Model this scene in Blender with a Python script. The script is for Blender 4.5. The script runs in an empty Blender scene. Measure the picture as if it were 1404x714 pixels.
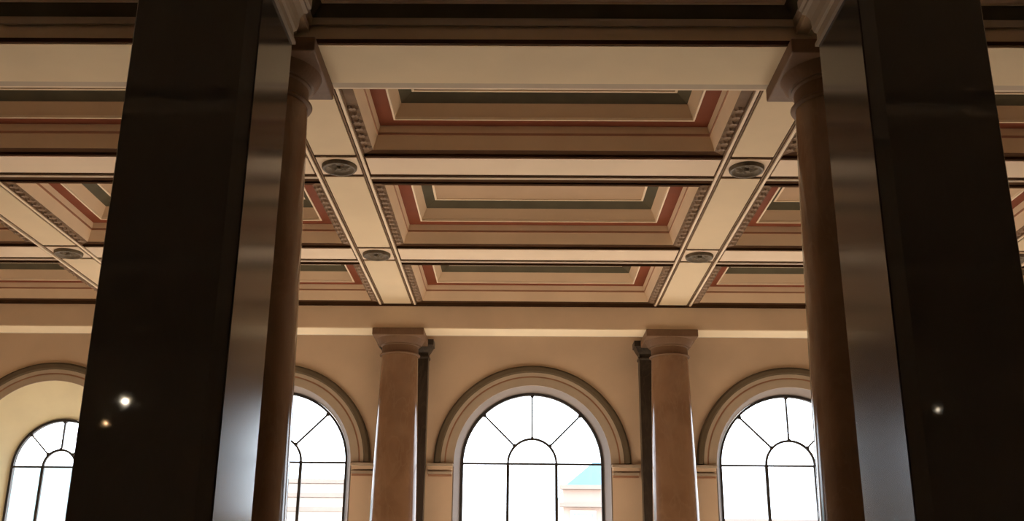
import bpy, bmesh, math, random
from mathutils import Vector, Matrix
random.seed(7)
PI = math.pi
SC = bpy.context.scene
COL = SC.collection
EYE = 1.6

# ------------------------------------------------------------------ camera
def make_camera():
    f_px, pitch, yaw, roll = 1388.84, 0.3157, -0.0094, 0.0088
    cam = bpy.data.cameras.new('camera')
    cam.sensor_fit = 'HORIZONTAL'; cam.sensor_width = 36.0
    cam.lens = f_px / 1404.0 * 36.0
    cam.clip_end = 500
    o = bpy.data.objects.new('camera', cam); COL.objects.link(o)
    cy, sy, cp, sp = math.cos(yaw), math.sin(yaw), math.cos(pitch), math.sin(pitch)
    fw = Vector((sy*cp, cy*cp, sp)); rt = Vector((cy, -sy, 0)); up = rt.cross(fw)
    c, s = math.cos(roll), math.sin(roll)
    r2 = rt*c + up*s; u2 = up*c - rt*s
    m = Matrix((r2, u2, -fw)).transposed().to_4x4()
    m.translation = Vector((-0.2586, 0, EYE))
    o.matrix_world = m
    SC.camera = o
make_camera()

# ------------------------------------------------------------------ daylight and exposure
w = bpy.data.worlds.new('daylight'); SC.world = w; w.use_nodes = True
bg = w.node_tree.nodes['Background']
bg.inputs['Color'].default_value = (0.88, 0.94, 1.0, 1); bg.inputs['Strength'].default_value = 5.5
sd = bpy.data.lights.new('sun', 'SUN'); sd.energy = 31.0; sd.angle = math.radians(1.0); sd.color = (1.0, 0.90, 0.78)
so = bpy.data.objects.new('sun', sd); COL.objects.link(so)
sdir = Vector((-0.06, -1.0, -0.63))                      # comes in through the arched windows onto the floor
so.rotation_euler = sdir.to_track_quat('-Z', 'Y').to_euler()
so.location = (0, 40, 30)
vs = SC.view_settings
vs.view_transform = 'Standard'; vs.look = 'None'; vs.gamma = 1.0; vs.use_curve_mapping = False; vs.exposure = 0.06
SC.cycles.sample_clamp_indirect = 0.0

# ------------------------------------------------------------------ materials
def mat(name, col, rough=0.7, spec=0.3, var=0.12, scale=3.0, bump=0.0, bscale=40, col2=None, metal=0.0, coat=0.0):
    m = bpy.data.materials.new(name); m.use_nodes = True
    nt = m.node_tree; b = nt.nodes['Principled BSDF']
    b.inputs['Roughness'].default_value = rough
    b.inputs['Specular IOR Level'].default_value = spec
    b.inputs['Metallic'].default_value = metal
    b.inputs['Coat Weight'].default_value = coat
    b.inputs['Coat Roughness'].default_value = 0.08
    tc = nt.nodes.new('ShaderNodeTexCoord')
    n = nt.nodes.new('ShaderNodeTexNoise'); n.inputs['Scale'].default_value = scale; n.inputs['Detail'].default_value = 6
    nt.links.new(tc.outputs['Object'], n.inputs['Vector'])
    r = nt.nodes.new('ShaderNodeValToRGB')
    c2 = col2 or tuple(x*(1-var) for x in col)
    r.color_ramp.elements[0].position = 0.35; r.color_ramp.elements[0].color = (*c2, 1)
    r.color_ramp.elements[1].position = 0.62; r.color_ramp.elements[1].color = (*col, 1)
    nt.links.new(n.outputs['Fac'], r.inputs['Fac']); nt.links.new(r.outputs['Color'], b.inputs['Base Color'])
    if bump:
        n2 = nt.nodes.new('ShaderNodeTexNoise'); n2.inputs['Scale'].default_value = bscale; n2.inputs['Detail'].default_value = 4
        nt.links.new(tc.outputs['Object'], n2.inputs['Vector'])
        bp = nt.nodes.new('ShaderNodeBump'); bp.inputs['Strength'].default_value = bump; bp.inputs['Distance'].default_value = 0.01
        nt.links.new(n2.outputs['Fac'], bp.inputs['Height']); nt.links.new(bp.outputs['Normal'], b.inputs['Normal'])
    return m

def marble(name, base, dark, vein, rough, spec, stretch=(1, 1, 0.35)):
    m = mat(name, base, rough, spec, col2=dark, scale=2.2)
    nt = m.node_tree; b = nt.nodes['Principled BSDF']
    ramp = [n for n in nt.nodes if n.type == 'VALTORGB'][0]
    tc = [n for n in nt.nodes if n.type == 'TEX_COORD'][0]
    mp = nt.nodes.new('ShaderNodeMapping'); mp.inputs['Scale'].default_value = stretch
    nt.links.new(tc.outputs['Object'], mp.inputs['Vector'])
    v = nt.nodes.new('ShaderNodeTexNoise'); v.inputs['Scale'].default_value = 3.4; v.inputs['Detail'].default_value = 9; v.inputs['Distortion'].default_value = 1.6
    nt.links.new(mp.outputs['Vector'], v.inputs['Vector'])
    vr = nt.nodes.new('ShaderNodeValToRGB'); e = vr.color_ramp.elements
    e[0].position = 0.46; e[0].color = (0, 0, 0, 1); e[1].position = 0.5; e[1].color = (1, 1, 1, 1)
    k = e.new(0.54); k.color = (0, 0, 0, 1)
    nt.links.new(v.outputs['Fac'], vr.inputs['Fac'])
    sc = nt.nodes.new('ShaderNodeMath'); sc.operation = 'MULTIPLY'; sc.inputs[1].default_value = 0.45
    nt.links.new(vr.outputs['Color'], sc.inputs[0])
    mx = nt.nodes.new('ShaderNodeMix'); mx.data_type = 'RGBA'; mx.inputs['B'].default_value = (*vein, 1)
    nt.links.new(sc.outputs[0], mx.inputs['Factor']); nt.links.new(ramp.outputs['Color'], mx.inputs['A'])
    nt.links.new(mx.outputs['Result'], b.inputs['Base Color'])
    return m

M = {}
M['cream'] = mat('cream_paint', (0.80, 0.66, 0.46), 0.75, 0.25, 0.06, 1.3)
M['creampanel'] = mat('cream_panel_paint', (0.70, 0.57, 0.40), 0.75, 0.25, 0.06, 1.3)
M['pale'] = mat('pale_pink_cream_paint', (0.76, 0.62, 0.48), 0.75, 0.25, 0.06, 1.3)
M['tan'] = mat('tan_paint', (0.76, 0.59, 0.42), 0.75, 0.25, 0.08, 1.5)
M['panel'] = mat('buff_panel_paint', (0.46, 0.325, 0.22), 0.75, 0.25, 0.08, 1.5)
M['riser'] = mat('buff_riser_paint', (0.68, 0.52, 0.37), 0.75, 0.25, 0.06, 1.5)
M['line'] = mat('ivory_fillet_paint', (0.84, 0.70, 0.54), 0.6, 0.3, 0.06, 4)
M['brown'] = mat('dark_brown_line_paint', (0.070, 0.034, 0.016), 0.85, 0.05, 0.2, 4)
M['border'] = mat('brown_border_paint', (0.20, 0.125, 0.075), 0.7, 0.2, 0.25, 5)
M['leaf'] = mat('carved_leaf_paint', (0.30, 0.205, 0.14), 0.6, 0.3, 0.3, 12)
M['red'] = mat('rust_red_paint', (0.205, 0.056, 0.025), 0.75, 0.2, 0.12, 3)
M['green'] = mat('olive_green_paint', (0.095, 0.083, 0.052), 0.7, 0.2, 0.2, 3)
M['rose'] = mat('dark_rosette_bronze', (0.15, 0.115, 0.075), 0.55, 0.4, 0.35, 14)
M['wall'] = mat('ochre_wall_plaster', (0.83, 0.64, 0.47), 0.85, 0.2, 0.10, 0.9, 0.15, 60)
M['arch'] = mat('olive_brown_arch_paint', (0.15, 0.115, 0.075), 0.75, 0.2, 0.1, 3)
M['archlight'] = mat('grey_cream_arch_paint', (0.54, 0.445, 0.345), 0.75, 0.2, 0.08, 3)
M['pinkline'] = mat('terracotta_line_paint', (0.46, 0.25, 0.16), 0.75, 0.2, 0.1, 3)
M['reveal'] = mat('reveal_plaster_shade_tone', (0.27, 0.225, 0.20), 0.8, 0.2, 0.06, 2)  # dimness of the middle window reveals is put into this grey
M['reveal_lit'] = mat('reveal_plaster_daylit_tone', (0.88, 0.80, 0.56), 0.8, 0.2, 0.05, 2)  # same lining lightened: daylight on the end bay reveals painted into the colour
M['plainwall'] = mat('tan_hall_plaster', (0.70, 0.54, 0.38), 0.85, 0.2, 0.1, 1)
M['column'] = marble('brown_polished_marble', (0.26, 0.148, 0.085), (0.215, 0.118, 0.066), (0.28, 0.17, 0.10), 0.12, 0.5)
M['capital'] = marble('brown_capital_marble', (0.19, 0.112, 0.068), (0.155, 0.09, 0.052), (0.205, 0.125, 0.078), 0.5, 0.15)
M['pier'] = marble('black_polished_granite', (0.075, 0.066, 0.057), (0.070, 0.062, 0.053), (0.078, 0.069, 0.06), 0.035, 0.45)
M['pier_side'] = marble('honed_grey_granite', (0.050, 0.041, 0.034), (0.044, 0.036, 0.030), (0.056, 0.047, 0.04), 0.15, 0.42)
M['piercap'] = mat('grey_stone_capital', (0.34, 0.27, 0.20), 0.6, 0.3, 0.12, 3)
M['pilaster'] = marble('dark_grey_marble', (0.050, 0.038, 0.028), (0.03, 0.022, 0.016), (0.09, 0.07, 0.05), 0.3, 0.35)
M['metal'] = mat('dark_window_metal', (0.05, 0.045, 0.045), 0.5, 0.4, 0.2, 8)
M['floor'] = mat('warm_marble_floor', (0.68, 0.56, 0.43), 0.5, 0.3, 0.15, 1.2)
M['street'] = mat('pale_street_paving', (0.32, 0.30, 0.28), 0.9, 0.2, 0.15, 0.6)
M['facade_pink'] = mat('pale_pink_render', (0.50, 0.40, 0.36), 0.9, 0.1, 0.08, 0.5)
M['facade_white'] = mat('off_white_render', (0.74, 0.71, 0.68), 0.9, 0.1, 0.06, 0.5)
M['facade_yellow'] = mat('pale_yellow_render', (0.60, 0.50, 0.36), 0.9, 0.1, 0.06, 0.5)
M['facade_blue'] = mat('pale_blue_cladding', (0.34, 0.50, 0.52), 0.9, 0.1, 0.06, 0.5)
M['ledge'] = mat('grey_brown_ledge', (0.33, 0.27, 0.24), 0.9, 0.1, 0.1, 1)
M['blueroof'] = mat('pale_blue_roof_sheet', (0.16, 0.42, 0.60), 0.6, 0.3, 0.1, 1)
M['farglass'] = mat('pale_blue_window_glass', (0.36, 0.52, 0.62), 0.4, 0.4, 0.15, 0.7)
M['brass'] = mat('aged_brass', (0.35, 0.23, 0.09), 0.35, 0.5, 0.2, 10, metal=0.8)

def glass_mat():
    m = bpy.data.materials.new('clear_window_glass'); m.use_nodes = True
    nt = m.node_tree; nt.nodes.remove(nt.nodes['Principled BSDF'])
    t = nt.nodes.new('ShaderNodeBsdfTransparent'); t.inputs['Color'].default_value = (0.96, 0.98, 1.0, 1)
    g = nt.nodes.new('ShaderNodeBsdfGlossy'); g.inputs['Roughness'].default_value = 0.03
    mx = nt.nodes.new('ShaderNodeMixShader')
    mx.inputs[0].default_value = 0.05; nt.links.new(t.outputs[0], mx.inputs[1]); nt.links.new(g.outputs[0], mx.inputs[2])
    nt.links.new(mx.outputs[0], nt.nodes['Material Output'].inputs['Surface'])
    return m
M['glass'] = glass_mat()

def glow_mat(name, col, s):
    m = bpy.data.materials.new(name); m.use_nodes = True
    b = m.node_tree.nodes['Principled BSDF']
    b.inputs['Base Color'].default_value = (*col, 1)
    b.inputs['Emission Color'].default_value = (*col, 1); b.inputs['Emission Strength'].default_value = s
    m.cycles.emission_sampling = 'NONE'
    return m

# ------------------------------------------------------------------ mesh helpers (world coordinates, z given from the floor)
class MB:
    def __init__(self): self.v = []; self.f = []
    def add(self, vs, fs):
        n = len(self.v); self.v += [tuple(p) for p in vs]; self.f += [[i+n for i in q] for q in fs]; return self
    def box(self, x0, x1, y0, y1, z0, z1):
        vs = [(x, y, z) for z in (z0, z1) for y in (y0, y1) for x in (x0, x1)]
        return self.add(vs, [(0,2,3,1), (4,5,7,6), (0,1,5,4), (2,6,7,3), (0,4,6,2), (1,3,7,5)])
    def ring(self, x0, x1, y0, y1, prof):
        """closed profile [(inset, z)...] swept round a rectangle with mitred corners"""
        n = len(prof); vs = []
        for cx, cy, sx, sy in ((x0, y0, 1, 1), (x1, y0, -1, 1), (x1, y1, -1, -1), (x0, y1, 1, -1)):
            vs += [(cx+sx*d, cy+sy*d, z) for d, z in prof]
        fs = []
        for k in range(4):
            a, b = k*n, ((k+1) % 4)*n
            for i in range(n):
                j = (i+1) % n; fs.append((a+i, a+j, b+j, b+i))
        return self.add(vs, fs)
    def ring_sides(self, x0, x1, y0, y1, prof, sides):
        n = len(prof)
        cs = ((x0, y0, 1, 1), (x1, y0, -1, 1), (x1, y1, -1, -1), (x0, y1, 1, -1))
        for k in sides:
            vs = []
            for cx, cy, sx, sy in (cs[k], cs[(k+1) % 4]): vs += [(cx+sx*d, cy+sy*d, z) for d, z in prof]
            fs = [(i, (i+1) % n, n+(i+1) % n, n+i) for i in range(n)]+[list(range(n))[::-1], list(range(n, 2*n))]
            self.add(vs, fs)
        return self
    def lathe(self, cx, cy, prof, seg=48):
        vs = []; fs = []; n = len(prof)
        for k in range(seg):
            a = 2*PI*k/seg
            vs += [(cx+r*math.cos(a), cy+r*math.sin(a), z) for r, z in prof]
        for k in range(seg):
            a, b = k*n, ((k+1) % seg)*n
            for i in range(n-1): fs.append((a+i, b+i, b+i+1, a+i+1))
        fs.append([k*n for k in range(seg)][::-1]); fs.append([k*n+n-1 for k in range(seg)])
        return self.add(vs, fs)
    def sweep(self, path, prof, closed=False):
        """path: list of (centre, u, v) frames; prof: closed polygon of (a, b) in that frame"""
        n = len(prof); vs = []; fs = []
        for c, u, v in path: vs += [tuple(Vector(c)+Vector(u)*a+Vector(v)*b) for a, b in prof]
        m = len(path)
        for k in range(m if closed else m-1):
            a, b = k*n, ((k+1) % m)*n
            for i in range(n):
                j = (i+1) % n; fs.append((a+i, a+j, b+j, b+i))
        if not closed: fs.append(list(range(n))[::-1]); fs.append([(m-1)*n+i for i in range(n)])
        return self.add(vs, fs)
    def prism_y(self, poly, y0, y1):
        n = len(poly)
        vs = [(x, y0, z) for x, z in poly]+[(x, y1, z) for x, z in poly]
        fs = [list(range(n))[::-1], list(range(n, 2*n))]+[(i, (i+1) % n, (i+1) % n+n, i+n) for i in range(n)]
        return self.add(vs, fs)
    def build(self, name, m, parent=None, smooth=False, bevel=0.0, origin=None):
        me = bpy.data.meshes.new(name)
        vs = self.v
        if origin: vs = [(x-origin[0], y-origin[1], z-origin[2]) for x, y, z in vs]
        me.from_pydata(vs, [], self.f); me.validate()
        bm = bmesh.new(); bm.from_mesh(me); bmesh.ops.recalc_face_normals(bm, faces=bm.faces)
        if bevel: bmesh.ops.bevel(bm, geom=list(bm.edges), offset=bevel, segments=2, affect='EDGES', profile=0.5)
        bm.to_mesh(me); bm.free()
        me.materials.append(M[m] if isinstance(m, str) else m)
        o = bpy.data.objects.new(name, me); COL.objects.link(o)
        if origin: o.location = origin
        if parent: attach(o, parent)
        if smooth:
            for p in me.polygons: p.use_smooth = True
            try: me.set_sharp_from_angle(angle=math.radians(35))
            except Exception: pass
        return o

def attach(o, parent):
    """parents hold only translation, so the local position is a plain difference"""
    o.parent = parent
    q = parent; t = Vector((0, 0, 0))
    while q: t += q.location; q = q.parent
    o.location = Vector(o.location) - t

def tag(o, label=None, cat=None, group=None, kind=None):
    if label: o['label'] = label
    if cat: o['category'] = cat
    if group: o['group'] = group
    if kind: o['kind'] = kind
    return o

def empty(name, loc):
    o = bpy.data.objects.new(name, None); COL.objects.link(o); o.location = loc; o.empty_display_size = 0.2; return o

def copy_tree(o, delta, parent=None):
    c = o.copy(); COL.objects.link(c)
    if parent is None: c.location = Vector(o.location)+Vector(delta)
    else: c.parent = parent
    for ch in list(o.children): copy_tree(ch, delta, c)
    return c

# ------------------------------------------------------------------ key dimensions
ZB = EYE+4.957            # underside of the panelled beams
ZA = EYE+4.525            # underside of the main beams on the columns
Y_NEAR, Y_FAR = 8.12, 18.2
CROSS = [(11.18, 12.02), (14.60, 15.40)]
MARKS = [(11.18, 11.78), (14.60, 15.20)]     # rosette panels
BEAMX = [-7.30, -2.5, 2.5, 7.33]
HALF = 0.335
WX0, WX1 = -12.2, 12.2
YW = 19.6                 # inner face of the window wall
YBACK = -8.0
ZTOP = EYE+5.62

def structure(o, label=None): o['kind'] = 'structure'; return tag(o, label)

# ------------------------------------------------------------------ floor, ceiling slab, plain walls
structure(MB().box(WX0-.3, WX1+.3, YBACK-.3, YW+.5, -0.2, 0).build('floor', 'floor'), 'warm cream marble floor of the hall')
ceiling = structure(MB().box(WX0-.3, WX1+.3, YBACK-.3, YW+.5, ZTOP, ZTOP+0.2).build('ceiling', 'cream'), 'painted coffered ceiling of the hall')
structure(MB().box(WX0-.3, WX0, YBACK, YW, 0, ZTOP).build('wall_left', 'plainwall'), 'tan plaster side wall')
structure(MB().box(WX1, WX1+.3, YBACK, YW, 0, ZTOP).build('wall_right', 'plainwall'), 'tan plaster side wall')
structure(MB().box(WX0-.3, WX1+.3, YBACK-.3, YBACK, 0, ZTOP).build('wall_back', 'plainwall'), 'tan plaster back wall')

# ------------------------------------------------------------------ window wall with arched openings
SPRING = EYE+2.33
SILL = 0.85
WINDOWS = [  # centre x, wall opening radius, glazing radius, glazing plane y, glazing spring
    (-9.40, 1.53, 0.95, 20.32, EYE+2.27), (-5.0, 1.50, 1.385, 19.98, EYE+2.36), (-0.02, 1.50, 1.385, 19.98, EYE+2.36),
    (5.0, 1.50, 1.385, 19.98, EYE+2.36), (9.55, 1.53, 0.95, 20.32, EYE+2.27)]
NARC = 40
def window_wall():
    mb = MB(); y0, y1 = YW, YW+0.42
    xs = [WX0-.3]
    for cx, R, r, yg, sp in WINDOWS: xs += [cx-R-0.02, cx+R+0.02]
    xs.append(WX1+.3)
    for i in range(0, len(xs), 2): mb.box(xs[i], xs[i+1], y0, y1, 0, ZTOP)
    for cx, R, r, yg, sp in WINDOWS:
        R2 = R+0.02
        mb.box(cx-R2, cx+R2, y0, y1, 0, SILL)
        pts = [(cx+R2*math.cos(a), SPRING+R2*math.sin(a)) for a in [PI-PI*k/NARC for k in range(NARC+1)]]
        for k in range(NARC):
            (xa, za), (xb, zb) = pts[k], pts[k+1]
            mb.prism_y([(xa, za), (xb, zb), (xb, ZTOP), (xa, ZTOP)], y0, y1)
    return structure(mb.build('wall_front', 'wall'), 'ochre plaster wall pierced by round arched windows')
wallf = window_wall()

def arch_path(cx, y, zs, R, z_low=None, n=NARC):
    """frames along jamb-arch-jamb; u = outward radial, v = +y"""
    p = []
    if z_low is not None: p.append(((cx-R, y, z_low), (-1, 0, 0), (0, 1, 0)))
    for k in range(n+1):
        a = PI-PI*k/n
        p.append(((cx+R*math.cos(a), y, zs+R*math.sin(a)), (math.cos(a), 0, math.sin(a)), (0, 1, 0)))
    if z_low is not None: p.append(((cx+R, y, z_low), (1, 0, 0), (0, 1, 0)))
    return p

def loft_reveal(cx, R, r, yg, sp):
    """solid splayed lining from the wall opening to the glazing"""
    def outline(rad, zs, y): return [(c[0], y, c[2]) for c, _, _ in arch_path(cx, y, zs, rad, SILL)]
    A = outline(R, SPRING, YW-0.004); B = outline(r, sp, yg); C = outline(R+0.05, SPRING, yg+0.10); D = outline(R+0.03, SPRING, YW+0.01)
    C[0] = (C[0][0], C[0][1], C[0][2]); n = len(A)
    mb = MB(); vs = A+B+C+D; fs = []
    for k in range(n-1):
        for s in range(4):
            a, b = s*n, ((s+1) % 4)*n
            fs.append((a+k, a+k+1, b+k+1, b+k))
    fs += [(0, n, 2*n, 3*n), (n-1, 2*n-1, 3*n-1, 4*n-1)]
    return mb.add(vs, fs)

def bar(mb, p, q, w, d):
    """straight glazing bar in an xz plane between points (x,y,z)"""
    p, q = Vector(p), Vector(q); t = (q-p).normalized(); s = Vector((-t.z, 0, t.x))
    fr = [(p, s, (0, 1, 0)), (q, s, (0, 1, 0))]
    return mb.sweep(fr, [(-w/2, -d/2), (w/2, -d/2), (w/2, d/2), (-w/2, d/2)])

def make_window(i, cx, R, r, yg, sp, label):
    fw = 0.045
    root = MB()
    path = arch_path(cx, yg, sp, r-0.002, SILL)
    root.sweep(path, [(-fw, -0.04), (0, -0.04), (0, 0.05), (-fw, 0.05)])
    root.box(cx-r, cx+r, yg-0.04, yg+0.05, SILL, SILL+0.07)
    w_ = structure(root.build('window_%d' % i, 'metal'), label)
    ri = r*0.34; bw = 0.042
    # stays and bars
    b = MB(); bar(b, (cx-r+fw, yg, sp), (cx+r-fw, yg, sp), bw*0.85, 0.05); b.build('transom_bar', 'metal', w_)
    for s in (-1, 1):
        b = MB(); bar(b, (cx+s*ri, yg, SILL+.07), (cx+s*ri, yg, sp-bw*0.4), bw*1.35, 0.05); b.build('mullion', 'metal', w_)
    b = MB(); b.sweep(arch_path(cx, yg, sp+0.012, ri, None, 20), [(-bw/2, -0.025), (bw/2, -0.025), (bw/2, 0.025), (-bw/2, 0.025)]); b.build('arched_bar', 'metal', w_)
    for a in (45, 90, 135):
        a = math.radians(a); ca, sa = math.cos(a), math.sin(a)
        b = MB(); bar(b, (cx+(ri+bw*.4)*ca, yg, sp+(ri+bw*.4)*sa), (cx+(r-fw)*ca, yg, sp+(r-fw)*sa), bw*0.75, 0.04)
        fb = b.build('fan_bar', 'metal', w_)
        for rr in (ri+0.02, r-fw-0.01):
            k = MB(); px, pz = cx+rr*ca, sp+rr*sa
            k.sweep([((px, yg-0.045, pz), (1, 0, 0), (0, 0, 1)), ((px, yg+0.03, pz), (1, 0, 0), (0, 0, 1))],
                    [(0.036*math.cos(2*PI*j/8), 0.036*math.sin(2*PI*j/8)) for j in range(8)])
            k.build('boss', 'metal', fb)
    # panes, each its own sheet of glass
    g = 0.004
    def pane(poly): MB().prism_y(poly, yg-g, yg+g).build('pane', 'glass', w_)
    for xa, xb in ((-r+fw, -ri-bw*.6), (-ri+bw*.6, ri-bw*.6), (ri+bw*.6, r-fw)):
        pane([(cx+xa, SILL+.075), (cx+xb, SILL+.075), (cx+xb, sp-bw*.5), (cx+xa, sp-bw*.5)])
    pane([(cx+(ri-bw*.6)*math.cos(PI*k/20), sp+bw*.5+(ri-bw*.6)*math.sin(PI*k/20)) for k in range(21)])
    for k in range(4):
        a0, a1 = math.radians(45*k+(1.6 if k == 0 else .9)), math.radians(45*k+45-(1.6 if k == 3 else .9))
        out = [(cx+(r-fw)*math.cos(a0+(a1-a0)*j/10), sp+(r-fw)*math.sin(a0+(a1-a0)*j/10)) for j in range(11)]
        inn = [(cx+(ri+bw*.6)*math.cos(a1+(a0-a1)*j/10), sp+(ri+bw*.6)*math.sin(a1+(a0-a1)*j/10)+.005) for j in range(11)]
        pane(out+inn)
    # lining and mouldings belong to the wall
    loft_reveal(cx, R, r, yg, sp).build('window_reveal', 'reveal' if r > 1.2 else 'reveal_lit', wallf, smooth=True)
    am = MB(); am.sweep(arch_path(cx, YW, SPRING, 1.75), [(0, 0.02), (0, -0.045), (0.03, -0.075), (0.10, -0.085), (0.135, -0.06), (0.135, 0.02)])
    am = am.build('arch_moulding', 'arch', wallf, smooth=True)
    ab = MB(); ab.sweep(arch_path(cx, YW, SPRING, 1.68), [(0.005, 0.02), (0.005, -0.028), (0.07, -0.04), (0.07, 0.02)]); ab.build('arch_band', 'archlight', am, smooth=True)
    al = MB(); al.sweep(arch_path(cx, YW, SPRING, 1.655), [(0, 0.02), (0, -0.012), (0.03, -0.012), (0.03, 0.02)]); al.build('arch_line', 'pinkline', am, smooth=True)
    ai = MB(); ai.sweep(arch_path(cx, YW, SPRING, R), [(0.0, 0.02), (0.0, -0.02), (1.655-R, -0.025), (1.655-R, 0.02)]); ai.build('arch_inner_band', 'archlight', am, smooth=True)
    return w_

WL = ['tall arched window with dark metal glazing bars in a deep splayed cream reveal',
      'arched window half hidden behind the column, dark fan glazing bars over three lights',
      'arched window seen whole between two marble columns, fan glazing bars over three lights',
      'arched window beside the column, dark fan glazing bars, pale buildings outside',
      'arched window in a deep splayed reveal in the end bay']
for i, (wd, lb) in enumerate(zip(WINDOWS, WL)): make_window(i+1, *wd, lb)

# impost mouldings on the wall piers between the openings
def impost(x0, x1):
    z1 = SPRING-0.02
    o = MB().box(x0, x1, YW-0.10, YW+0.02, z1-0.055, z1).build('impost_moulding', 'archlight', wallf, bevel=0.008)
    MB().box(x0+.02, x1-.02, YW-0.07, YW+0.02, z1-0.12, z1-0.056).build('impost_band', 'wall', o)
    MB().box(x0+.02, x1-.02, YW-0.085, YW+0.02, z1-0.20, z1-0.15).build('impost_bead', 'archlight', o, bevel=0.008)
    MB().box(x0+.03, x1-.03, YW-0.05, YW+0.02, z1-0.24, z1-0.201).build('impost_lower_line', 'pinkline', o)  # thin terracotta line below the bead
for a, b in zip(WINDOWS[:-1], WINDOWS[1:]):
    xa, xb = a[0]+a[1]+0.01, b[0]-b[1]-0.01
    pc = min(BEAMX, key=lambda x: abs(x-(xa+xb)/2))
    impost(xa, pc-0.47); impost(pc+0.47, xb)
impost(WX0, WINDOWS[0][0]-1.54)

# ------------------------------------------------------------------ coffers (parts of the ceiling)
PROF = [(0.0, 0.0), (0.135, 0.028), (0.22, 0.303), (0.415, 0.298), (0.495, 0.463), (0.635, 0.548)]
LEAF = None
def leaf_mesh():
    """small acanthus leaf hanging from the border: 5 lobes, pointed, about 17 cm long"""
    mb = MB(); n = 10
    def half(s): return [(s*0.020, -0.06), (s*0.058, -0.035), (s*0.040, -0.008), (s*0.064, 0.022), (s*0.030, 0.040)]
    L = half(-1); Rr = half(1)
    rim = [(0, -0.07)]+Rr+[(0, 0.062)]+L[::-1]
    vs = [(x, y, 0) for x, y in rim]+[(x*0.55, y*0.7, -0.026) for x, y in rim]+[(0, 0, -0.016)]
    m = len(rim); fs = [(i, (i+1) % m, m+(i+1) % m, m+i) for i in range(m)]+[(m+i, m+(i+1) % m, 2*m) for i in range(m)]+[list(range(m))[::-1]]
    return mb.add(vs, fs)

def coffer(x0, x1, y0, y1, single_leaves):
    global LEAF
    z = [ZB+dz for _, dz in PROF]; d = [a for a, _ in PROF]; th = 0.035
    def seg(i, j, back=0.04): return [(d[i], z[i]), (d[j], z[j]), (d[j], z[j]+back), (d[i], z[i]+back)]
    # stepped fascia is the coffer itself
    dm, zm = d[1]+(d[2]-d[1])*0.62, z[1]+(z[2]-z[1])*0.60
    fas = MB().ring(x0, x1, y0, y1, [(d[1], z[1]), (d[1]+0.05, zm-0.012), (d[1]+0.055, zm), (dm+0.01, zm+0.004), (dm+0.012, zm+0.03), (d[2], z[2]), (d[2]-0.06, z[2]+0.01), (d[1]-0.06, z[1]+0.05)])
    c = fas.build('coffer', 'tan', ceiling)
    bp = [(0.0, z[0]-0.004), (0.012, z[0]-0.004), (0.016, z[1]), (d[1], z[1]), (d[1], z[1]+0.04), (0.0, z[1]+0.04)]
    for k in range(4):
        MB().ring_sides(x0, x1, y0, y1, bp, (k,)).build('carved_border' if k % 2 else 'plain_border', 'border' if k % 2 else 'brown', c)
    MB().ring(x0, x1, y0, y1, [(dm-0.035, zm-0.003), (dm+0.012, zm+0.001), (dm+0.012, zm+0.03), (dm-0.035, zm+0.012)]).build('fascia_line', 'pinkline', c)
    MB().ring(x0, x1, y0, y1, seg(2, 3)).build('red_band', 'red', c)
    MB().ring(x0, x1, y0, y1, [(d[3]-0.012, z[3]-0.012), (d[3]+0.010, z[3]-0.012), (d[3]+0.014, z[3]+0.02), (d[3]-0.012, z[3]+0.02)]).build('riser_bead', 'line', c)
    MB().ring(x0, x1, y0, y1, [(d[3]+0.005, z[3]+0.005), (d[4], z[4]), (d[4]-0.05, z[4]+0.02), (d[3]-0.03, z[3]+0.04)]).build('riser', 'riser', c)
    MB().ring(x0, x1, y0, y1, seg(4, 5)).build('green_band', 'green', c)
    e = 0.645
    MB().ring(x0, x1, y0, y1, [(e-0.018, z[5]-0.008), (e+0.012, z[5]-0.008), (e+0.012, z[5]+0.03), (e-0.018, z[5]+0.03)]).build('panel_bead', 'line', c)
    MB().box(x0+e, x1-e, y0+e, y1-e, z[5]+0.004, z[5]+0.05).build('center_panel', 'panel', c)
    # carved leaves in the border
    if LEAF is None:
        lm = leaf_mesh(); LEAF = bpy.data.meshes.new('carved_leaf'); LEAF.from_pydata(lm.v, [], lm.f)
        bm = bmesh.new(); bm.from_mesh(LEAF); bmesh.ops.recalc_face_normals(bm, faces=bm.faces); bm.to_mesh(LEAF); bm.free()
        LEAF.materials.append(M['leaf'])
    pitch = 0.165; mid = d[1]/2+0.004
    def row(ax, fixed, a0, a1, inward):
        n = int((a1-a0)/pitch); st = (a1-a0)/n
        for k in range(n):
            t = a0+st*(k+.5)
            yield (fixed, t, z[1]) if ax == 'y' else (t, fixed, z[1]), inward
    spots = []
    ins = d[1]
    shorts = list(row('y', x0+mid, y0+ins, y1-ins, -PI/2))+list(row('y', x1-mid, y0+ins, y1-ins, PI/2))
    if y0 < 9: shorts = [q for q in shorts if q[0][1] > y0+1.10]        # the first stretch beside the main beam is plain
    if not single_leaves:
        joined = MB()
        for p, a in shorts:
            ca, sa = math.cos(a), math.sin(a)
            joined.add([(p[0]+v.co.x*ca-v.co.y*sa, p[1]+v.co.x*sa+v.co.y*ca, p[2]+v.co.z) for v in LEAF.vertices], [list(q.vertices) for q in LEAF.polygons])
        tag(joined.build('carved_leaf_row', 'leaf', c), kind='stuff')
    if single_leaves:
        for p, a in shorts:
            o = bpy.data.objects.new('carved_leaf', LEAF); COL.objects.link(o); o.location = p; o.rotation_euler = (0, 0, a); attach(o, c)
    return c

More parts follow.
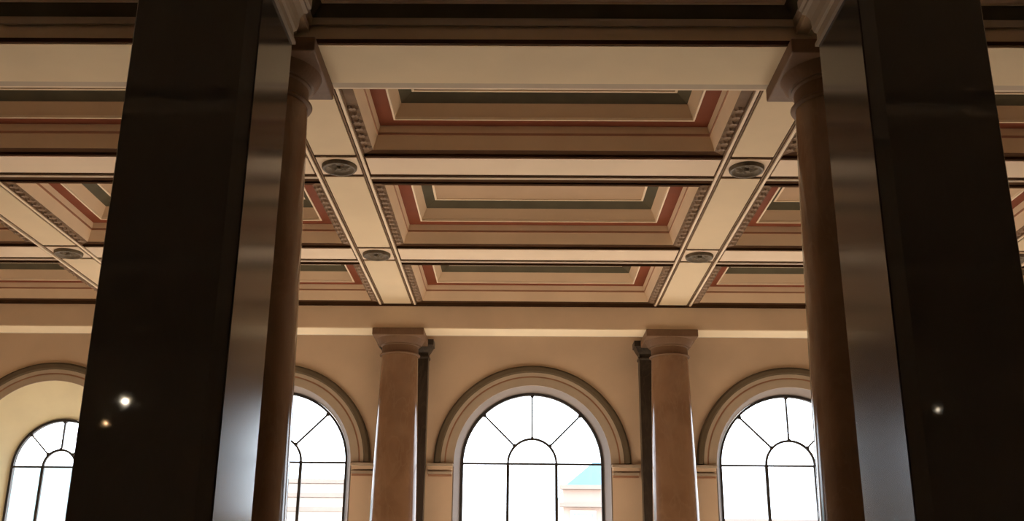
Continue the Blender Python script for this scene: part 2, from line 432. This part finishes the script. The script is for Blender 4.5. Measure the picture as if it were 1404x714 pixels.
ROWS = [(8.70, CROSS[0][0]), (CROSS[0][1], CROSS[1][0]), (CROSS[1][1], 17.774)]
BAYS = [(WX0, BEAMX[0]-HALF), (BEAMX[0]+HALF, BEAMX[1]-HALF), (BEAMX[1]+HALF, BEAMX[2]-HALF), (BEAMX[2]+HALF, BEAMX[3]-HALF), (BEAMX[3]+HALF, WX1)]
for bi, (x0, x1) in enumerate(BAYS):
    for y0, y1 in ROWS: coffer(x0, x1, y0, y1, bi in (1, 2, 3))

# ------------------------------------------------------------------ panelled beams with rosettes
def rosette(cx, cy, parent):
    zb = ZB
    o = MB().lathe(cx, cy, [(0.0, zb-0.006), (0.13, zb-0.008), (0.160, zb-0.022), (0.182, zb-0.048), (0.202, zb-0.048), (0.214, zb-0.03), (0.216, zb+0.01)], 32).build('rosette', 'rose', parent, smooth=True)
    pm = MB()
    for k in range(8):
        a = 2*PI*k/8; ca, sa = math.cos(a), math.sin(a)
        loc = [(0.03, 0, 0.0), (0.085, 0.034, -0.004), (0.145, 0.020, 0.006), (0.155, 0, 0.008), (0.145, -0.020, 0.006), (0.085, -0.034, -0.004)]
        vs = [(cx+x*ca-y*sa, cy+x*sa+y*ca, zb-0.009) for x, y, zz in loc]+[(cx+0.09*ca, cy+0.09*sa, zb-0.034)]
        MB().add(vs, [(i, (i+1) % 6, 6) for i in range(6)]+[(5, 4, 3, 2, 1, 0)]).build('petal', 'rose', o)
    MB().lathe(cx, cy, [(0.0, zb-0.046), (0.022, zb-0.042), (0.036, zb-0.02), (0.036, zb-0.006)], 16).build('center_boss', 'rose', o, smooth=True)

def long_beam(bx, y0, y1, label, group):
    root = empty('panelled_ceiling_beam', (bx, (y0+y1)/2, ZB))
    MB().box(bx-HALF, bx+HALF, y0, y1, ZB+0.018, ZTOP-0.001).build('beam_core', 'brown', root)
    for s in (-1, 1):
        xa, xb = sorted((bx+s*(HALF-0.038), bx+s*(HALF-0.004)))
        MB().box(xa, xb, y0, y1, ZB-0.012, ZB+0.019).build('rim_fillet', 'line', root, bevel=0.004)
        xa, xb = sorted((bx+s*(HALF-0.075), bx+s*(HALF-0.056)))
        MB().box(xa, xb, y0, y1, ZB+0.004, ZB+0.019).build('rim_line', 'border', root)
    ww = 0.248
    marks = [y0]+[v for c in MARKS for v in c]+[y1]
    for k in range(len(marks)-1):
        a, b = marks[k]+0.038, marks[k+1]-0.038
        if k % 2 == 0:
            MB().box(bx-ww, bx+ww, a, b, ZB, ZB+0.019).build('soffit_panel', 'creampanel', root, bevel=0.004)
        else:
            MB().box(bx-ww, bx+ww, a, b, ZB, ZB+0.019).build('rosette_panel', 'pale', root, bevel=0.004)
            rosette(bx, (a+b)/2, root)
    return tag(root, label, 'beam', group)
for bx in BEAMX:
    inner = abs(bx) < 3
    long_beam(bx, 8.70, 17.774, 'cream panelled ceiling beam with dark rosettes above the marble columns of the middle bay' if inner else 'cream panelled ceiling beam with dark rosettes partly hidden behind a black pier',
              'beams flanking the middle bay' if inner else 'outer beams')

NB = ['end bay beyond the black pier', 'side bay beside the middle one', 'middle bay', 'side bay beside the middle one', 'end bay beyond the black pier']
for bi, (x0, x1) in enumerate(BAYS):
    for ci, (y0, y1) in enumerate(CROSS):
        r = empty('ceiling_cross_beam', ((x0+x1)/2, (y0+y1)/2, ZB))
        MB().box(x0+.001, x1-.001, y0+0.001, y1-0.001, ZB+0.018, ZTOP-0.001).build('beam_core', 'brown', r)
        MB().box(x0+0.02, x1-0.02, y0+0.05, MARKS[ci][1]-0.05, ZB, ZB+0.019).build('soffit_panel', 'pale', r, bevel=0.004)
        MB().box(x0+.001, x1-.001, MARKS[ci][1]+0.035, MARKS[ci][1]+0.095, ZB-0.004, ZB+0.019).build('rim_fillet', 'archlight', r, bevel=0.004)
        tag(r, 'pale cross beam of the coffered ceiling in the %s, %s' % (NB[bi], 'further from the windows' if ci == 0 else 'closer to the windows'), 'beam', 'cross beams')

# ------------------------------------------------------------------ main beams on the columns
def main_beam(y0, y1, label):
    r = empty('main_beam', (0, (y0+y1)/2, ZA))
    MB().box(WX0, WX1, y0, y1-0.20, ZA, ZTOP-.001).build('beam_body', 'tan', r)
    MB().box(WX0, WX1, y0+0.015, y1-0.20, ZA-0.012, ZA-0.0005).build('soffit', 'cream', r)
    MB().box(WX0, WX1, y1-0.1995, y1-0.06, ZA+0.012, ZTOP-.001).build('edge_step', 'archlight', r)
    MB().box(WX0, WX1, y1-0.0595, y1, ZA+0.03, ZTOP-.001).build('edge_fillet', 'line', r)
    return tag(r, label, 'beam')
nb = main_beam(7.79, 8.69, 'broad plain beam carried on the marble columns behind the black piers')
fb = main_beam(17.80, 18.52, 'broad plain beam on the marble columns in front of the arched windows')
# camera side dressing of the near beam: dark line, fascia, ivory fillet
MB().box(WX0, WX1, 7.765, 7.789, ZA-0.012, ZA+0.028).build('lower_line', 'brown', nb)
MB().box(WX0, WX1, 17.775, 17.799, ZB-0.03, ZB+0.03).build('upper_line', 'brown', fb)

# hall side ceiling: coffers with olive frieze over the camera's bay
ZH = EYE+4.715
HB = 0.38
HB_X = [-12.2-HB, -7.3, -2.5, 2.5, 7.33, 12.2+HB]
hall = MB()
for bx in BEAMX:
    r = empty('hall_beam', (bx, -0.1, ZH))
    MB().box(bx-HB, bx+HB, YBACK, 7.764, ZH-0.10, ZTOP-.001).build('beam_core', 'tan', r)
    MB().box(bx-HB+.1, bx+HB-.1, YBACK, 7.764, ZH-0.115, ZH-0.1005).build('soffit_panel', 'cream', r)
    tag(r, 'tan ceiling beam running over the black pier towards the hall' if abs(bx) < 3 else 'tan ceiling beam of the hall side, beyond the piers', 'beam', 'hall beams')
for k in range(5):
    x0, x1 = HB_X[k]+HB, HB_X[k+1]-HB
    ys = [7.764, 2.6, -2.7, YBACK]
    for j in range(3):
        y1, y0 = ys[j]-(0.0 if j == 0 else 0.35), ys[j+1]+(0.35 if j < 2 else 0)
        c = MB().ring(x0, x1, y0, y1, [(0, ZH-0.03), (0.02, ZH-0.03), (0.03, ZH+0.012), (0.03, ZH+0.03), (0, ZH+0.03)]).build('hall_coffer', 'archlight', ceiling)
        MB().ring(x0, x1, y0, y1, [(0.0, ZH+0.0305), (0.028, ZH+0.0305), (0.12, ZH+0.125), (0.12, ZH+0.16), (0.0, ZH+0.16)]).build('green_band', 'green', c)
        MB().ring(x0, x1, y0, y1, [(0.1205, ZH+0.115), (0.15, ZH+0.115), (0.15, ZH+0.16), (0.1205, ZH+0.16)]).build('panel_bead', 'line', c)
        MB().box(x0+.1505, x1-.1505, y0+.1505, y1-.1505, ZH+0.12, ZH+0.16).build('center_panel', 'pale', c)
    for yb in (2.6, -2.7):
        MB().box(x0+.001, x1-.001, yb-0.35, yb+0.35, ZH-0.10, ZTOP-.001).build('hall_cross_rib', 'tan', ceiling)

# ------------------------------------------------------------------ marble columns
def column(cx, cy, label, group):
    r = empty('marble_column', (cx, cy, 0))
    b = MB().box(cx-0.58, cx+0.58, cy-0.58, cy+0.58, 0.001, 0.22).build('plinth', 'capital', r, bevel=0.012)
    MB().lathe(cx, cy, [(0.50, 0.221), (0.545, 0.24), (0.56, 0.29), (0.545, 0.34), (0.50, 0.36), (0.47, 0.365), (0.46, 0.40), (0.45, 0.42)], 48).build('base_torus', 'capital', r, smooth=True)
    zt = EYE+4.07
    prof = []
    for k in range(25):
        t = k/24; z = 0.421+(zt-0.421)*t
        rad = 0.43-0.098*t**1.7
        prof.append((rad, z))
    MB().lathe(cx, cy, prof, 64).build('shaft', 'column', r, smooth=True)
    z = zt+0.0005
    MB().lathe(cx, cy, [(0.335, z), (0.365, z+0.008), (0.372, z+0.022), (0.360, z+0.036), (0.335, z+0.042)], 48).build('astragal', 'capital', r, smooth=True)
    MB().lathe(cx, cy, [(0.332, z+0.0425), (0.332, z+0.17), (0.350, z+0.185), (0.352, z+0.200), (0.375, z+0.201), (0.405, z+0.24), (0.432, z+0.30), (0.437, z+0.308)], 48).build('capital', 'capital', r, smooth=True)
    MB().box(cx-0.465, cx+0.465, cy-0.465, cy+0.465, z+0.3085, ZA-0.0125).build('abacus', 'capital', r, bevel=0.012)
    return tag(r, label, 'column', group)
near0 = [column(x, Y_NEAR, 'polished brown marble column close behind a black granite pier', 'columns behind the black piers') for x in (-2.5, 2.5)]
far0 = [column(x, Y_FAR, 'slender polished brown marble column standing before the window wall beside the middle window', 'columns before the window wall') for x in (-2.47, 2.47)]
for x in (-7.2, 7.33):
    column(x, Y_FAR, 'polished brown marble column before the window wall, hidden behind a black pier', 'hidden columns')

# ------------------------------------------------------------------ dark pilasters behind the far columns
def pilaster(cx, label):
    r = empty('wall_pilaster', (cx, YW-0.12, 0))
    y0, y1 = YW-0.26, YW-0.0005
    MB().box(cx-0.50, cx+0.50, y0-0.04, y1, 0.001, 0.30).build('base', 'pilaster', r, bevel=0.012)
    MB().box(cx-0.445, cx+0.445, y0, y1, 0.3005, EYE+4.30).build('shaft', 'pilaster', r, bevel=0.006)
    zt = EYE+4.301
    cap = MB()
    prof = [(0.0, 0), (0.02, 0.02), (0.02, 0.05), (0.0, 0.055), (0.0, 0.12), (0.03, 0.16), (0.075, 0.24), (0.08, 0.25), (0.10, 0.25), (0.10, 0.36), (-0.2, 0.36), (-0.2, 0.0)]
    cap.ring(cx-0.445, cx+0.445, y0, y1+0.445, [(-a, zt+b) for a, b in prof])
    # keep only the part in front of the wall
    o = cap.build('capital', 'pilaster', r)
    bm = bmesh.new(); bm.from_mesh(o.data)
    q = Vector((0, y1, 0)) - (Vector(o.location)+Vector(r.location))
    bmesh.ops.bisect_plane(bm, geom=bm.verts[:]+bm.edges[:]+bm.faces[:], plane_co=q, plane_no=(0, 1, 0), clear_outer=True)
    bmesh.ops.holes_fill(bm, edges=bm.edges[:], sides=0)
    bm.to_mesh(o.data); bm.free()
    return tag(r, label, 'pilaster', 'dark pilasters')
for x in (-2.5, 2.5): pilaster(x, 'dark stone pilaster on the window wall, showing as a strip beside a marble column')
for x in (-7.25, 7.33): pilaster(x, 'dark stone pilaster on the window wall hidden behind a black pier')

# ------------------------------------------------------------------ black granite piers
def chamfer_rect(x0, x1, y0, y1, cl, cr): return [(x0+cl, y0), (x1-cr, y0), (x1, y0+cr), (x1, y1-cr), (x1-cr, y1), (x0+cl, y1), (x0, y1-cl), (x0, y0+cl)]
def pier(x0, x1, cl, cr, label):
    cx = (x0+x1)/2; y0, y1 = 6.14, 7.12
    r = empty('granite_pier', (cx, (y0+y1)/2, 0))
    def prism(poly, z0, z1):
        n = len(poly)
        return MB().add([(x, y, z0) for x, y in poly]+[(x, y, z1) for x, y in poly],
                        [list(range(n))[::-1], list(range(n, 2*n))]+[(i, (i+1) % n, (i+1) % n+n, i+n) for i in range(n)])
    zc = EYE+4.13
    prism(chamfer_rect(x0-.08, x1+.08, y0-.08, y1+.08, 0.05, 0.05), 0.001, 0.35).build('plinth', 'pier', r, bevel=0.01)
    sh = 0.012
    prism(chamfer_rect(x0+(sh if cl > .02 else 0), x1-(sh if cr > .02 else 0), y0, y1, cl, cr), 0.3505, zc).build('shaft', 'pier', r)
    xa, xb = (x0, x0+sh-0.0005) if cl > .02 else (x1-sh+0.0005, x1)
    tag(MB().box(xa, xb, y0+max(cl, cr)-0.005, y1-0.01, 0.3505, zc).build('side_slab', 'pier_side', r, bevel=0.002), 'honed grey granite slab on the inner side')
    prof = [(0.0, 0.0), (0.022, 0.004), (0.022, 0.028), (0.004, 0.036), (0.004, 0.11), (0.02, 0.13), (0.03, 0.17), (0.035, 0.25), (0.06, 0.31), (0.085, 0.33), (0.085, 0.36), (0.105, 0.38), (0.105, 0.463), (-0.3, 0.463), (-0.3, 0.0)]
    MB().ring(x0, x1, y0, y1, [(-a, zc+0.0005+b) for a, b in prof]).build('capital', 'piercap', r)
    return tag(r, label, 'pier', 'black granite piers')
pier(-2.945, -2.09, 0.008, 0.075, 'massive black granite pier whose polished front mirrors two small lamps')
pier(2.09, 2.92, 0.075, 0.008, 'massive black granite pier whose polished front mirrors a single faint lamp')

# ------------------------------------------------------------------ globe lamps in the hall behind the camera (seen as glints on the piers)
def lamp(x, y, z, rad, s, col, label):
    r = empty('globe_pendant_lamp', (x, y, z))
    MB().lathe(x, y, [(0.01, z-rad)]+[(rad*math.cos(a), z+rad*math.sin(a)) for a in [-PI/2+.1+(PI-.35)*k/14 for k in range(15)]], 24).build('globe', glow_mat('lamp_glow', col, s), r, smooth=True)
    MB().lathe(x, y, [(0.06, z+rad*.93), (0.07, z+rad*.95), (0.05, z+rad+.05), (0.012, z+rad+.08), (0.012, ZH-0.13)], 16).build('rod', 'brass', r)
    tag(r, label, 'lamp', 'globe lamps')
lamp(-6.27, -3.0, EYE+2.70, 0.032, 300, (1.0, 0.86, 0.66), 'white glass globe lamp on a brass rod, larger one by the back of the hall')
lamp(-6.36, -2.6, EYE+2.30, 0.018, 120, (1.0, 0.62, 0.32), 'small amber globe lamp on a brass rod beside a larger white one')
lamp(6.05, -3.0, EYE+2.66, 0.022, 40, (1.0, 0.86, 0.66), 'white glass globe lamp on a brass rod hanging alone')

# ------------------------------------------------------------------ outside: street and pale buildings
structure(MB().box(-60, 60, YW+0.5, 90, -0.7, -0.5).build('ground', 'street'), 'pale street paving outside the windows')
def building(x0, x1, y0, h, mat_, ledges, wins, label, roof=None):
    r = empty('street_building', ((x0+x1)/2, y0+4, -0.5))
    MB().box(x0, x1, y0, y0+8, -0.499, h).build('facade', mat_, r)
    for z in ledges: MB().box(x0-.15, x1+.15, y0-0.35, y0-0.001, z, z+0.16).build('ledge', 'ledge', r)
    for wx, wz, ww, wh in wins:
        f = MB().ring(0, ww+.24, 0, wh+.24, [(0, 0), (0.12, 0), (0.12, 0.1), (0, 0.1)])
        f.v = [(wx-.12+a, y0-c, wz-.12+b) for a, b, c in f.v]
        f = f.build('window', 'facade_white', r)
        MB().box(wx, wx+ww, y0-0.03, y0-0.001, wz, wz+wh).build('pane', 'farglass', f)
    if roof:
        rz, rm = roof
        MB().prism_y([(x0-.03, h), (x1+.03, h), (x1-1.2, h+rz), (x0+1.2, h+rz)], y0-.3, y0+8.3).build('roof', rm, r)
    return tag(r, label, 'building')
building(1.5, 4.6, 42, EYE+4.0, 'facade_pink', [EYE+3.95, EYE+3.25], [(1.9, EYE+1.9, 0.8, 1.1), (3.2, EYE+1.9, 0.8, 1.1), (1.9, -0.1, .8, 1.4), (3.2, -0.1, .8, 1.4)],
         'pale pink house with a blue roof outside the middle window', (1.0, 'blueroof'))
building(-13.5, -6.8, 42, EYE+4.2, 'facade_white', [EYE+4.1, EYE+3.55, EYE+3.0], [(-12.3+1.7*k, EYE+1.2, 0.8, 1.3) for k in range(3)],
         'off white house with projecting ledges outside the window')
building(-26, -17.5, 40, EYE+4.45, 'facade_blue', [], [(-25+2.1*k, EYE+0.6, 1.3, 1.8) for k in range(4)], 'pale blue block outside the end bay window')
building(6.2, 15, 44, EYE+2.9, 'facade_yellow', [EYE+2.8, EYE+2.0], [(7.2+2*k, EYE+0.6, 0.9, 1.2) for k in range(4)], 'low pale yellow house outside the window')
